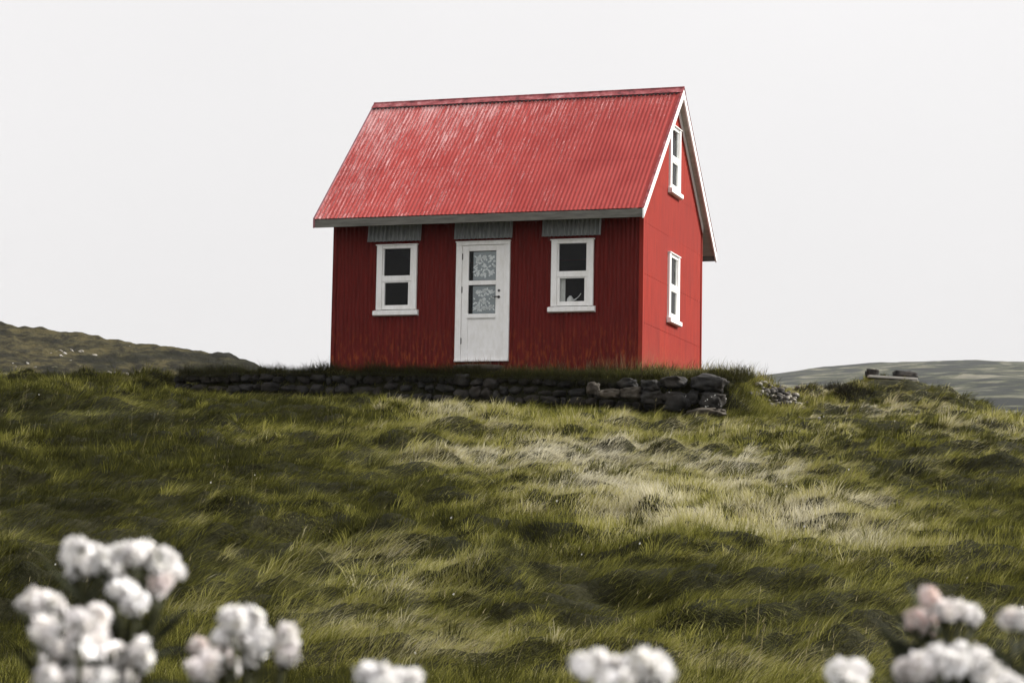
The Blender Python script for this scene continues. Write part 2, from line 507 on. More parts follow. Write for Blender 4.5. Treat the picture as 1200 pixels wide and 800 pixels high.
def corrugated(name, length, top, holes, xform, mat, z0=-.12, amp=AMP, laps=()):
    """sheet along s in 0..length, heights up to top(s), openings (s0,s1,z0,z1); xform(s,z,out)->xyz"""
    ss = list(np.arange(0, length + .001, CORR/8))
    ss += [length] + [h for a in holes for h in a[:2]]
    ss = sorted(set(round(v, 4) for v in ss))
    vs, fs = [], []
    def Z(s):
        t = top(s)
        return [z0] + sorted(set(list(laps) + [h for a in holes for h in a[2:]])) + [t]
    n = len(Z(0))
    for s in ss:
        zz = Z(s); t = zz[-1]
        for k, z in enumerate(zz):
            lapo = .002 * sum(1 for q in laps if z > q) 
            vs.append(xform(s, min(z, t), amp*math.sin(2*PI*s/CORR) + lapo))
    for i in range(len(ss)-1):
        sc = (ss[i]+ss[i+1])/2; zz = Z(sc)
        for k in range(n-1):
            if zz[k+1] - zz[k] < 1e-4 or zz[k] >= zz[-1]: continue
            zc = (zz[k] + min(zz[k+1], zz[-1]))/2
            if any(a[0] < sc < a[1] and a[2] < zc < a[3] for a in holes): continue
            fs.append((i*n+k, (i+1)*n+k, (i+1)*n+k+1, i*n+k+1))
    mb = MB(); mb.add(vs, fs)
    return mb

W_W, W_T, W_B = .748, 2.2457, .962        # window: outer width, top, sill underside
WIN_L, WIN_R, DOOR = -4.809, -1.603, -3.327
FZ = roof_z(0) - .07
front_holes = [(L+WIN_L+.05, L+WIN_L+W_W-.05, W_B+.12, W_T-.03), (L+WIN_R+.05, L+WIN_R+W_W-.05, W_B+.12, W_T-.03),
               (L+DOOR+.05, L+DOOR+.93, .17, 2.2)]
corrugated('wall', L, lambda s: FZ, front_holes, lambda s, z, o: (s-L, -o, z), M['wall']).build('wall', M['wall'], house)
GW0, GZ, GUZ = 1.735, 2.2457, 4.555       # gable windows: left edge (depth), tops
gh = [(GW0+.05, GW0+W_W-.05, GZ-1.284+.12, GZ-.03), (GW0+.05, GW0+W_W-.05, GUZ-1.284+.12, GUZ-.03)]
mb = corrugated('wall', D, lambda s: roof_z(s)-.05, gh, lambda s, z, o: (o*.8, s, z), M['wall'], amp=.007, laps=(.78, 1.62, 2.50, 3.28))
# nail heads along the laps
for zl in (.80, 1.64, 2.52, 3.30):
    for k in range(1, 28):
        s = k * CORR * 2 + CORR*.25
        if s > D-.03 or zl > roof_z(s)-.15 or GW0-.03 < s < GW0+W_W+.03 and zl > .95: continue
        mb.box(.004, .0125, s-.007, s+.007, zl-.007, zl+.007)
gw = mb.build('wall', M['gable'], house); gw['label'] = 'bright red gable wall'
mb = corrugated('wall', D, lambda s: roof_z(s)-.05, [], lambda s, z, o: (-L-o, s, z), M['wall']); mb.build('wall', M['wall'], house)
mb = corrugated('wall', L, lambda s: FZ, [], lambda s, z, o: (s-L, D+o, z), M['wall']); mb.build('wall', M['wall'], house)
# corner flashing strips
for cx, cy in ((0, 0), (-L, 0), (0, D), (-L, D)):
    sx = 1 if cx == 0 else -1; sy = -1 if cy == 0 else 1
    mb = MB()
    mb.box(cx - (.055 if sx > 0 else -.0), cx + (.016 if sx > 0 else .055), cy + sy*.012, cy + sy*.0165, -.1, FZ)
    mb.box(cx + sx*.0125, cx + sx*.0165, min(cy, cy - sy*.055), max(cy, cy - sy*.055), -.1, FZ-.02)
    mb.build('corner_strip', M['gable'] if cx == 0 else M['wall'], house)
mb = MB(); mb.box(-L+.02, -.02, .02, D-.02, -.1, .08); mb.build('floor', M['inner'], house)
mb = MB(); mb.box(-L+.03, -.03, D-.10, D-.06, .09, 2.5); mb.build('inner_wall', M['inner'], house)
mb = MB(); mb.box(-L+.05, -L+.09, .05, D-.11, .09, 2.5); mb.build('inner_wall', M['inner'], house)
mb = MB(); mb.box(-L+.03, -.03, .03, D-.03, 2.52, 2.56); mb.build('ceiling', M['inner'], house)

# roof: both slopes, corrugations running down the slope, nail rows
def roof_mesh():
    x0, x1 = -(L+OG), OG
    xs = np.arange(x0, x1+.001, CORR/8)
    mb = MB()
    ts = [0, .40, .401, 1.0]
    for side in (0, 1):
        vs, fs = [], []
        for x in xs:
            o = RAMP*math.sin(2*PI*x/CORR)
            for k, t in enumerate(ts):
                v = -OE + t*(D/2+OE)
                lift = .0018 if k >= 2 else 0.0
                n = Vector((0, -math.sin(PITCH_R), math.cos(PITCH_R)))
                p = Vector((x, v, ZE + t*(ZR-ZE))) + n*(o + lift)
                if side: p.y = D - p.y
                vs.append(p)
        m = len(ts)
        for i in range(len(xs)-1):
            for k in range(m-1):
                f = (i*m+k, (i+1)*m+k, (i+1)*m+k+1, i*m+k+1)
                fs.append(f if not side else f[::-1])
        mb.add(vs, fs)
    for t in (.035, .23, .415, .60, .80):
        j = 0
        x = x0 + CORR*.25
        while x < x1 - .02:
            if random.random() < .9:
                v = -OE + t*(D/2+OE); n = Vector((0, -math.sin(PITCH_R), math.cos(PITCH_R)))
                c = Vector((x, v, ZE + t*(ZR-ZE))) + n*(RAMP+.004)
                d = Vector((0, math.cos(PITCH_R), math.sin(PITCH_R)))
                r = .011
                ring = [c + Vector((1,0,0))*r*math.cos(2*PI*q/6) + d*r*math.sin(2*PI*q/6) for q in range(6)]
                mb.add(ring + [c + n*.008], [(q, (q+1) % 6, 6) for q in range(6)])
            x += CORR*2
    return mb
ro = roof_mesh().build('roof', M['roof'], house)
sol = ro.modifiers.new('thick', 'SOLIDIFY'); sol.thickness = .003; sol.offset = -1
# ridge cap: folded flat sheet lying on the crests, in overlapping lengths
mb = MB()
seg_x = np.linspace(-(L+OG)-.01, OG+.01, 5)
for i in range(4):
    xa, xb = seg_x[i] - (.04 if i else 0), seg_x[i+1]
    lift = .020 + .003*(i % 2)
    cw, th = .165, .003
    for sy in (-1, 1):
        n = Vector((0, sy*math.sin(PITCH_R), math.cos(PITCH_R))); d = Vector((0, sy*math.cos(PITCH_R), -math.sin(PITCH_R)))
        a = Vector((0, D/2, ZR)) + n*lift + Vector((0, 0, .006)); b = a + d*cw
        a.y = D/2
        mb.prism([(xa, a.y, a.z), (xa, b.y, b.z), (xa, b.y+n.y*th, b.z+n.z*th), (xa, a.y, a.z+th/math.cos(PITCH_R))], (xb-xa, 0, 0))
mb.tube([(-(L+OG)-.01, D/2, ZR+.026), (OG+.01, D/2, ZR+.026)], [.014, .014], 8)
mb.build('ridge_cap', M['ridge'], ro)
# dark comb added as the shade in the corrugation gaps under the cap
for sy in (-1, 1):
    mb = MB(); n = Vector((0, sy*math.sin(PITCH_R), math.cos(PITCH_R))); d = Vector((0, sy*math.cos(PITCH_R), -math.sin(PITCH_R)))
    top = Vector((0, D/2, ZR)) + n*.006
    x = -(L+OG) + .03
    comb = [(x, .135)]
    while x < OG - .06:
        comb += [(x, .192), (x + CORR*.52, .192), (x + CORR*.52, .150), (x + CORR, .150)]; x += CORR
    comb += [(x, .135)]
    mb.prism([Vector((cx_, 0, 0)) + top + d*cd_ for cx_, cd_ in comb], n*.012)
    mb.build('gap_shade_comb', M['iron'], ro)

def rake(name, x0, x1, off0, off1, mat, sides=(0, 1), v_start=-OE, bevel=.003):
    """board following the roof slope between offsets below the sheet (perpendicular)"""
    for sd in sides:
        n = Vector((0, -math.sin(PITCH_R), math.cos(PITCH_R)))
        def P(v, off):
            # vertical offset so ends are plumb
            return Vector((0, v, ZE + (v+OE)*SL - off/math.cos(PITCH_R)))
        q = [P(v_start, off0), P(D/2, off0), P(D/2, off1), P(v_start, off1)]
        if sd: q = [Vector((0, D-p.y, p.z)) for p in q]
        gap = .0015 if sd else -.0015
        for p in q:
            if abs(p.y - D/2) < 1e-6: p.y += gap
        mb = MB(); mb.prism([(x0, p.y, p.z) for p in q], (x1-x0, 0, 0)); mb.build(name, mat, house, bevel)
rake('barge_board', OG-.024, OG+.004, .016, .125, M['white'], (0, 1), -OE-.004)
rake('barge_board', -L-OG-.012, -L-OG+.024, -.012, .115, M['plum'], (0, 1), -OE-.004)
rake('soffit', -L-OG+.026, OG-.026, .045, .062, M['soffit'], (0, 1), -OE+.03)
rake('rake_trim', .012, .034, .066, .165, M['white'], (0, 1), -.0)
# roof edge flashing on the right rake
rake('edge_flashing', OG-.035, OG+.010, -.0125, -.0095, M['ridge'], (0, 1), -OE)
for y0, y1 in ((-OE+.004, -OE+.028), (D+OE-.028, D+OE-.004)):
    mb = MB(); mb.box(-(L+OG)+.025, OG-.025, y0, y1, ZE-.155, ZE-.016); mb.build('fascia', M['greywood'], house, .003)
def curtain_strip(x0, x1, y, z0, z1, parent):
    mb = MB(); n = 24
    vs = []
    for i in range(n+1):
        x = x0 + (x1-x0)*i/n
        yy = y + .012*math.sin(i*1.5)
        vs += [(x, yy, z0), (x, yy, z1)]
    mb.add(vs, [(2*i, 2*i+2, 2*i+3, 2*i+1) for i in range(n)])
    return mb.build('curtain', M['cloth'], parent, smooth=True)

def window(x0, zt, root, put):
    """casement in a plane: local x across, y out of the wall is negative"""
    P = empty('window', put[0], put[1]) 
    P.parent = root
    zb = zt - 1.284
    x1 = x0 + W_W
    f = MB()
    f.box(x0, x0+.102, -.045, .04, zb+.13, zt-.018)
    f.box(x1-.102, x1, -.045, .04, zb+.13, zt-.018)
    f.box(x0+.102, x1-.102, -.030, .04, zt-.075, zt-.018)
    f.box(x0-.02, x1+.02, -.062, .0, zt-.017, zt)            # drip head
    f.box(x0+.103, x1-.103, -.036, .038, zt-.655, zt-.555)   # transom
    fr = f.build('frame', M['white'], P, .004)
    s = MB()                                                  # opening sash below
    a, b = x0+.104, x1-.104
    zt2, zb2 = zt-.658, zb+.135
    s.box(a, a+.05, -.028, .03, zb2, zt2); s.box(b-.05, b, -.028, .03, zb2, zt2)
    s.box(a+.0502, b-.0502, -.026, .03, zt2-.018, zt2); s.box(a+.0502, b-.0502, -.026, .03, zb2, zb2+.075)
    s.build('sash', M['white'], P, .003)
    for q0, q1 in ((a, a+.026), (b-.026, b)):                 # slim beads beside the upper pane
        u = MB(); u.box(q0, q1, -.016, .03, zt-.553, zt-.077); u.build('pane_bead', M['white'], P, .002)
    g = MB(); g.box(a+.0262, b-.0262, -.002, .002, zt-.554, zt-.076); g.build('pane', M['glass'], P)
    g = MB(); g.box(a+.0502, b-.0502, -.004, .0, zb2+.0752, zt2-.0182); g.build('pane', M['glass'], P)
    k = MB()
    k.prism([(x0-.045, .0, zb+.128), (x0-.045, -.085, zb+.105), (x0-.045, -.085, zb+.035), (x0-.045, -.06, zb+.02), (x0-.045, 0, zb+.02)], (W_W+.09, 0, 0))
    k.build('sill', M['white'], P, .004)
    return P
w1 = window(0, W_T, house, ((WIN_L, 0, 0), 0))
w2 = window(0, W_T, house, ((WIN_R, 0, 0), 0))
w3 = window(0, GZ, house, ((0, GW0, 0), PI/2))
w4 = window(0, GUZ, house, ((0, GW0, 0), PI/2))
curtain_strip(.135, .235, .06, 1.15, 1.62, w2)
for w, a in ((w3, GZ), (w4, GUZ)):
    curtain_strip(.11, .36, .09, a-1.15, a-.05, w); curtain_strip(.40, .64, .09, a-1.15, a-.05, w)

# door in its frame
dx, dw, db, dt = DOOR, .98, .161, 2.241
f = MB()
f.box(dx, dx+.105, -.05, .05, db+.035, dt-.055); f.box(dx+dw-.105, dx+dw, -.05, .05, db+.035, dt-.055)
f.box(dx, dx+dw, -.054, .05, dt-.054, dt-.002)
f.box(dx-.012, dx+dw+.012, -.068, 0, dt-.0015, dt+.016)
f.box(dx, dx+dw, -.075, .05, db, db+.034)
f.build('door_frame', M['white'], house, .004)
door = empty('door', (dx+.108, -.006, 0)); door.parent = house
lw = dw - .216
d = MB()
gx0, gx1 = .118, .618                                         # glass opening inside the leaf
zt, zb = dt-.058, db+.038
d.box(0, gx0, -.022, .02, zb, zt); d.box(gx1, lw, -.022, .02, zb, zt)
d.box(gx0+.0003, gx1-.0003, -.022, .02, dt-.155, zt)
d.box(gx0+.0003, gx1-.0003, -.022, .02, dt-.75, dt-.672)
d.box(gx0+.0003, gx1-.0003, -.022, .02, dt-1.34, dt-1.252)
d.box(gx0+.0003, gx1-.0003, -.012, .012, zb+.17, dt-1.3402)
d.box(gx0+.0003, gx1-.0003, -.022, .02, zb, zb+.1698)
d.box(gx0-.015, gx1+.005, -.045, -.0222, dt-1.325, dt-1.262)
d.build('leaf', M['white'], door, .003)
rnd = random.Random(5)
for z0, z1 in ((dt-.672, dt-.155), (dt-1.252, dt-.75)):
    g = MB(); g.box(gx0+.0005, gx1-.0005, -.004, 0, z0+.0005, z1-.0005); g.build('pane', M['glass'], door)
    n = MB(); n.box(gx0+.075, gx1-.01, .013, .0145, z0+.01, z1-.012); net = n.build('lace_curtain', M['net'], door)
    # floral motif worked into the lace: sprigs of leaves and small blossoms
    mo = MB()
    cx, cz = (gx0+gx1)/2+.03, (z0+z1)/2
    def leaf(x, z, a, l, w):
        ca, sa = math.cos(a), math.sin(a)
        pts = [(0,0),(.3,.5),(.7,.45),(1,0),(.7,-.45),(.3,-.5)]
        vs = [(x + ca*p*l - sa*q*w, .0118, z + sa*p*l + ca*q*w) for p, q in pts]
        mo.add(vs, [tuple(range(6))])
    hw = .165
    for fx, fz in ((0, 0), (-.12, .13), (.12, .13), (-.12, -.13), (.12, -.13), (0, .15), (0, -.15)):
        for q in range(6): leaf(cx+fx, cz+fz, q*PI/3 + .3, .042, .026)
    for k in range(95):
        x, z = rnd.uniform(-hw, hw), rnd.uniform(-hw, hw)
        r = math.hypot(x, z)
        dens = .95 if (abs(abs(x)-abs(z)) < .05 or r < .05 or max(abs(x), abs(z)) > .115) else .25
        if rnd.random() < dens:
            leaf(cx+x, cz+z, math.atan2(z, x) + rnd.uniform(-1, 1), rnd.uniform(.03, .065), rnd.uniform(.02, .032))
    mo.build('lace_motif', M['lace'], door)
h = MB()
h.tube([(gx1+.062, -.022, dt-.855), (gx1+.062, -.032, dt-.855)], [.022, .022], 14)
h.build('lock', M['iron'], door)
h = MB()
h.tube([(gx1+.060, -.022, dt-.965), (gx1+.060, -.032, dt-.965)], [.024, .024], 14)
h.tube([(gx1+.060, -.030, dt-.965), (gx1+.060, -.066, dt-.965), (gx1+.03, -.07, dt-.965), (gx1-.05, -.068, dt-.962)], [.010, .010, .010, .007], 8)
h.build('handle', M['iron'], door)
for zz in (.25, .83, 1.72):
    h = MB(); h.box(-.012, .012, -.030, -.0223, dt-zz-.05, dt-zz+.05); h.tube([(0, -.03, dt-zz-.055), (0, -.03, dt-zz+.055)], [.007, .007], 8)
    h.build('hinge', M['iron'], door)

# zinc weather hoods above the front openings
for x0, x1 in ((WIN_L-.175, WIN_L+.83), (DOOR-.03, DOOR+1.03), (WIN_R-.17, WIN_R+.885)):
    mb = MB(); vs = []
    xs = np.arange(x0, x1, CORR/8)
    for x in xs:
        o_ = .019*math.sin(2*PI*x/CORR)
        for z, y in ((2.72, -.024), (2.292, -.085)):
            vs.append((x, y-o_, z))
    mb.add(vs, [(2*i, 2*i+2, 2*i+3, 2*i+1) for i in range(len(xs)-1)])
    ho = mb.build('hood', M['zinc'], house)
    sm_ = ho.modifiers.new('t', 'SOLIDIFY'); sm_.thickness = .002

# the things at the house
def lathe(mb, prof, seg=20, c=(0,0,0)):
    vs = []
    for r, z in prof:
        vs += [(c[0]+r*math.cos(2*PI*k/seg), c[1]+r*math.sin(2*PI*k/seg), c[2]+z) for k in range(seg)]
    mb.add(vs, [(i*seg+k, i*seg+(k+1) % seg, (i+1)*seg+(k+1) % seg, (i+1)*seg+k) for i in range(len(prof)-1) for k in range(seg)])
jw = world(WIN_R+.315, .085, HZ+1.165)
jug = empty('jug', jw, -HA)
tag(jug, 'white jug with a long spout behind the lower pane of the right front window', 'jug')
mb = MB(); lathe(mb, [(0, 0), (.05, 0), (.06, .02), (.06, .05), (.045, .085), (.025, .10), (.022, .115)]); mb.build('bowl', M['ceramic'], jug, smooth=True)
mb = MB(); mb.tube([(.045, 0, .03), (.10, 0, .06), (.15, 0, .10), (.19, 0, .155)], [.016, .011, .008, .006], 10); mb.build('spout', M['ceramic'], jug, smooth=True)
mb = MB(); mb.box(-.12, .26, -.04, .10, -.04, 0); 
iw = mb.build('window_board', M['inner'], house); iw.location = (WIN_R+.315, .085, 1.165)

# ------------------------------------------------------------------ stones
def stone_mesh(mb, c, dims, rz=0, seed=0, sub=3, sq=.62, rough=.10, tilt=0.0):
    bm = bmesh.new()
    bmesh.ops.create_icosphere(bm, subdivisions=sub, radius=1)
    R = Matrix.Rotation(rz, 3, 'Z') @ Matrix.Rotation(tilt, 3, 'Y')
    off = Vector((seed*3.17, seed*1.73, seed*.61))
    vs = []
    for v in bm.verts:
        p = v.co
        q = Vector([math.copysign(abs(t)**sq, t) for t in p])
        q *= 1 / max(1.0, q.length/1.32)
        k = 1 + rough*(mnoise.noise(p*1.3 + off)*1.5 + mnoise.noise(p*2.7 + off)*.9 + mnoise.noise(p*6 + off)*.45 - abs(mnoise.noise(p*4 + off*2))*.6)
        q = q*k
        vs.append(R @ Vector((q.x*dims[0], q.y*dims[1], q.z*dims[2])) + Vector(c))
    mb.add(vs, [tuple(v.index for v in f.verts) for f in bm.faces])
    bm.free()

wall_root = empty('stone_wall', world(-3.0, WALL_V, 2.9), -HA)
tag(wall_root, 'low dark dry stone retaining wall topped with turf below the front of the house', 'wall')
def wl(lx, ly, z): return (lx + 3.0, ly - WALL_V, z - 2.9)
def wall_base(lx):
    p = world(lx, WALL_V-.3); return float(height(p.x, p.y))
def wall_top(lx):
    p = world(lx, WALL_V+.25); return float(plateau(np.array(p.x), np.array(p.y))[1]) - .02
mb = MB(); sd = 0
big = MB()
rs = random.Random(3)
lx = -8.0
for course in range(4):
    lx = -8.05 + rs.uniform(0, .1)
    while lx < 1.95:
        w = rs.choice([.16, .22, .28, .34, .42]) * rs.uniform(.85, 1.15) * (1 - .08*course)
        zb_, zt_ = wall_base(lx + w/2) - .08, wall_top(lx + w/2)
        n = max(2, round((zt_-zb_)/.17)); hh = (zt_-zb_)/n
        if course < n:
            zz = zb_ + hh*(course+.5)
            sd += 1
            sc = rs.uniform(.72, 1.12)
            jj = rs.uniform(-.04, .04)
            if not (lx > .55 and lx < 2.0):
                stone_mesh(mb, wl(lx + w/2, WALL_V - .01 + course*.035 + jj, zz + rs.uniform(-.03, .03)), (w*.43, .16, hh*.47*sc), rs.uniform(-.25, .25), sd, 3, rs.uniform(.6, .9), .22, rs.uniform(-.12, .12))
        lx += w*.9
mb.build('stonework', M['basalt'], wall_root, smooth=True)
def boulder(px, py, Y, wpx, hpx, mat, label, seed, tilt=0, dep=None, sq=.6):
    c = at(px, py, Y); k = Y/FPX
    l_, v_ = local(c.x, c.y)
    m = MB()
    stone_mesh(m, wl(l_, v_, c.z), (wpx*k/2*.92, dep or wpx*k/2*.7, hpx*k/2*.95), 0, seed, 4, sq + .12, .24, tilt)
    o_ = m.build('boulder', mat, wall_root, smooth=True)
    if label: o_['label'] = label
    return o_
boulder(792, 471, 35.45, 34, 25, M['lichen_rock'], 'black boulder spotted with white lichen', 101)
boulder(834, 470, 35.35, 30, 20, M['lichen_rock'], 'squarish grey black boulder with a pale top edge', 102, .1)
boulder(830, 450, 35.50, 46, 22, M['basalt'], 'broad dark boulder at the end of the wall', 103, .12)
boulder(828, 484, 35.2, 48, 12, M['brown_rock'], 'long flat brown stone at the foot of the wall', 104)
boulder(789, 448, 35.6, 32, 16, M['basalt'], None, 105)
boulder(812, 465, 35.5, 16, 16, M['basalt'], None, 106)
boulder(764, 466, 35.6, 30, 17, M['basalt'], None, 107)
boulder(742, 461, 35.7, 30, 15, M['brown_rock'], None, 108)
boulder(714, 462, 35.75, 28, 13, M['brown_rock'], None, 109)
boulder(695, 455, 35.85, 17, 15, M['brown_rock'], 'rounded brown stone', 110)
boulder(762, 452, 35.6, 24, 14, M['basalt'], None, 111)
boulder(735, 449, 35.75, 24, 12, M['basalt'], None, 112)

# doorstep
mb = MB(); ds = world(DOOR+.5, -.22, HZ+.03)
stone_mesh(mb, (0, 0, 0), (.44, .2, .06), 0, 55, 3, .5, .06)
o = mb.build('doorstep', M['brown_rock'], None, smooth=True); o.location = ds; o.rotation_euler.z = -HA
tag(o, 'flat dark brown stone step under the white door', 'step')

# loose stones tumbled beside the right end of the wall
protos = []
for i in range(5):
    m = MB(); stone_mesh(m, (0,0,0), (1, .8, .6), 0, 200+i, 2, .65, .2)
    protos.append(m)
def scatter(spots, name, mats, label, cat, group, size):
    made = {}
    for i, (px, py) in enumerate(spots):
        p = hit(px, py)
        k = i % 5; mt = mats[i % len(mats)]
        key = (k, mt.name)
        if key not in made:
            o_ = protos[k].build(name, mt, None, smooth=True); made[key] = o_
        else:
            o_ = made[key].copy(); COL.objects.link(o_)
        s = rs.uniform(*size)
        o_.location = p + Vector((0, 0, s*.6)); o_.scale = (s, s, s*rs.uniform(.7, 1.1))
        o_.rotation_euler = (rs.uniform(-.3, .3), rs.uniform(-.3, .3), rs.uniform(0, 6.3))
        tag(o_, label, cat, group)
spots = []
for k in range(140):
    t = rs.random()
    spots.append((886 + 62*t + rs.gauss(0, 9), 455 + 32*t*rs.uniform(.5, 1.1) + rs.gauss(0, 7)))
scatter(spots, 'loose_stone', [M['grey_rock'], M['basalt'], M['pale_rock'], M['grey_rock'], M['brown_rock']],
        'small grey stone in the rubble patch spilling right of the wall end', 'stone', 'rubble stones right of the wall end', (.03, .07))

# pale stones strewn over the hillside on the left
hs = []
for k in range(60):
    a = rs.random()
    if a < .62: px, py = rs.gauss(140, 34), rs.gauss(441, 2.5)
    elif a < .75: px, py = rs.gauss(20, 18), rs.gauss(432, 6)
    elif a < .88: px, py = rs.gauss(82, 14), rs.gauss(415, 4)
    else: px, py = rs.uniform(0, 270), rs.uniform(395, 440)
    hs.append((px, py))
made = {}
Yh = np.linspace(60, 118, 900)
for i, (px, py) in enumerate(hs):
    r = ray(px, py)
    x = r.x/r.y*Yh; dlt = z_left(x, Yh) - r.z/r.y*Yh
    j = int(np.argmax(dlt > 0))
    if dlt[j] <= 0 or j == 0: continue
    k = i % 5
    if k not in made: made[k] = protos[k].build('pale_boulder', M['white_rock'] if k in (1, 3) else M['pale_rock'], None, smooth=True); o_ = made[k]
    else: o_ = made[k].copy(); COL.objects.link(o_)
    s = rs.uniform(.03, .10)
    o_.location = (x[j], Yh[j], float(z_left(x[j], Yh[j])) + s*.05); o_.scale = (s*1.5, s, s*.8)
    o_.rotation_euler = (rs.uniform(-.5, .5), rs.uniform(-.5, .5), rs.uniform(0, 6))
    tag(o_, 'pale boulder strewn on the stony hillside left of the house', 'boulder', 'pale boulders on the left hillside')

# weathered plank and two dark lumps of rock on the mound at the right
c = at(1046, 442.5, 42.0)
mb = MB(); mb.box(-.47, .47, -.06, .06, -.022, .022); mb.box(.36, .50, -.05, .08, -.05, -.023)
o = mb.build('plank', M['soffit'], None, .006); o.location = c; o.rotation_euler = (0, .035, .1)
tag(o, 'long white weathered plank lying on top of the green mound at right', 'plank')
for (px, py, w, h, lab, sdd) in ((1022, 439, 16, 10, 'dark upright rock at the left end of the white plank', 301), (1060, 440, 30, 8, 'low dark rounded rock behind the right half of the white plank', 302)):
    c = at(px, py, 42.35); k = 42.35/FPX
    m = MB(); stone_mesh(m, (0,0,0), (w*k/2, .14, h*k/2*1.4), 0, sdd, 3, .7, .2)
    o = m.build('rock', M['basalt'], None, smooth=True); o.location = c; tag(o, lab, 'rock')

# ------------------------------------------------------------------ grass
def blades(root, ang, length, width, phi0, phi1, twist, color, nseg=3, up=None):
    """root (N,3) etc -> verts, faces, colors for curved tapering blades"""
    N = len(root)
    dirh = np.stack([np.cos(ang), np.sin(ang), np.zeros(N)], 1)
    side = np.stack([-np.sin(ang+twist), np.cos(ang+twist), np.zeros(N)], 1)
    if up is None: up = np.array([[0, 0, 1.]])
    else:
        dirh = dirh - up*(dirh*up).sum(1, keepdims=True); dirh /= np.linalg.norm(dirh, axis=1, keepdims=True)
    pts = [root]
    p = root.copy()
    for k in range(nseg):
        ph = phi0 + (phi1-phi0)*((k+.5)/nseg)
        step = (length/nseg)[:, None]
        p = p + step*(dirh*np.sin(ph)[:, None] + up*np.cos(ph)[:, None])
        pts.append(p)
    V, C = [], []
    for k in range(nseg):
        w = (width * (1 - .75*(k/nseg)) * .5)[:, None]
        V += [pts[k] - side*w, pts[k] + side*w]
    V.append(pts[nseg])
    V = np.stack(V, 1)                         # N, 2*nseg+1, 3
    m = 2*nseg+1
    base = (np.arange(N)*m)[:, None]
    Q = [base + np.array([[2*k, 2*k+1, 2*k+3, 2*k+2]]) for k in range(nseg-1)]
    T = base + np.array([[2*nseg-2, 2*nseg-1, 2*nseg]])
    return V.reshape(-1, 3), np.concatenate(Q), T, np.repeat(color, m, 0)

GREEN_D = np.array([.060, .060, .013]); GREEN_M = np.array([.180, .178, .034]); OLIVE = np.array([.34, .318, .085])
STRAW = np.array([.50, .455, .27]); PALE = np.array([.70, .66, .52]); DARK = np.array([.026, .027, .010])

def pix(x, y, z):
    cp, sp = math.cos(PITCH), math.sin(PITCH)
    d = y*cp + z*sp; h_ = -y*sp + z*cp
    ix, iy = FPX*x/d, -FPX*h_/d
    return 600 + ix*math.cos(ROLL) - iy*math.sin(ROLL), 400 + ix*math.sin(ROLL) + iy*math.cos(ROLL)

def dry_and_light(x, y):
    """grass tone from green to straw: dead straw plus painted sunlight and cloud shade, in ground metres"""
    # swathe of dry straw and painted sunlight runs from (-1.2,33) down to (4.5,24)
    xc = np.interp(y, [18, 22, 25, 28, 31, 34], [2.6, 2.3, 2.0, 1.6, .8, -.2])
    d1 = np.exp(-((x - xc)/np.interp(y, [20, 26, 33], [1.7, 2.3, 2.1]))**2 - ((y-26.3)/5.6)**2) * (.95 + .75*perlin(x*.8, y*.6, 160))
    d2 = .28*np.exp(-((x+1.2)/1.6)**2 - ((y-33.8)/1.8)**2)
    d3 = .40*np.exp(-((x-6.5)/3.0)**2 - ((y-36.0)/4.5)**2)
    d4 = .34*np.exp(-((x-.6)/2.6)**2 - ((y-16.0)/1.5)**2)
    d5 = -.26*sm((-x-1.0)/4.0)*sm((40-y)/8)  # cloud shade on the left painted in as darker green
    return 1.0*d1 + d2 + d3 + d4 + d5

CL = 220000
yy = 11.5 + (45.5-11.5)*RNG.random(CL)
xx = (RNG.random(CL)*2-1) * .42 * yy
lxx, lvv = local(xx, yy)
rub = hit(914, 470)
rubm = np.exp(-(((xx-rub.x) - .12*(rub.y-yy))/.34)**4 - ((yy-rub.y)/.9)**4)
rubm = np.exp(-((xx-rub.x)/.36)**4 - ((yy-rub.y)/.8)**4)
keep = ~((lxx > -L-.02) & (lxx < .02) & (lvv > -.04) & (lvv < D+.04)) & ~((lvv > 1.0) & (lxx > -8) & (lxx < 1.5)) & (RNG.random(CL) > .93*rubm)
_g = np.hypot(height(xx+.06, yy)-height(xx-.06, yy), height(xx, yy+.06)-height(xx, yy-.06))/.12
keep &= RNG.random(CL) < np.clip(.28 + 1.0*_g, 0, 1) * np.where(np.abs(xx) > .285*yy, .5, 1.0)
xx, yy = xx[keep], yy[keep]
n1 = fbm(xx*.45, yy*.45, 90, 4, .55); n2 = fbm(xx*1.4, yy*1.6, 95, 3, .6); n3 = fbm(xx*.16, yy*.2, 99, 3)
dry = dry_and_light(xx, yy)  # straw share together with the painted sun and shade
K = 11
rep = lambda a: np.repeat(a, K)
rad = .055 + .02*RNG.random(len(xx))
rx = rep(xx) + RNG.normal(0, 1, len(xx)*K)*rep(rad); ry = rep(yy) + RNG.normal(0, 1, len(xx)*K)*rep(rad)
h0 = height(xx, yy)
hx, hy = height(xx+.05, yy), height(xx, yy+.05)
rz = height(rx, ry) - .012
wind = -.65 + 1.15*n3 + .75*n1
ang = rep(wind + RNG.normal(0, .35, len(xx))) + RNG.normal(0, .30, len(rx))
tall = sm((n2+.5)) ; lushc = sm(.5 + .9*n1)
_lx, _lv = local(xx, yy)
on_pl = (plateau(xx, yy)[0] > .5)
nearplank = np.exp(-((xx-7.2)/.9)**2 - ((yy-41.6)/.9)**2)
rough = sm((xx-1.5)/3.5)*sm((yy-24)/7)               # short broken turf on the right shoulder
length = (1 - .75*nearplank) * (.075 + .085*tall + .06*RNG.random(len(xx))) * (1 - .35*rough) * np.where(on_pl, .62, 1.0) * np.where(yy > 40, .8, 1)
ln = rep(length)*(.65 + .6*RNG.random(len(rx)))
wd = (.0042 + .0050*sm((ry-13)/26)) * (.7 + .6*RNG.random(len(rx)))
lodge = sm(.5 + .8*n3 + .45*n2)
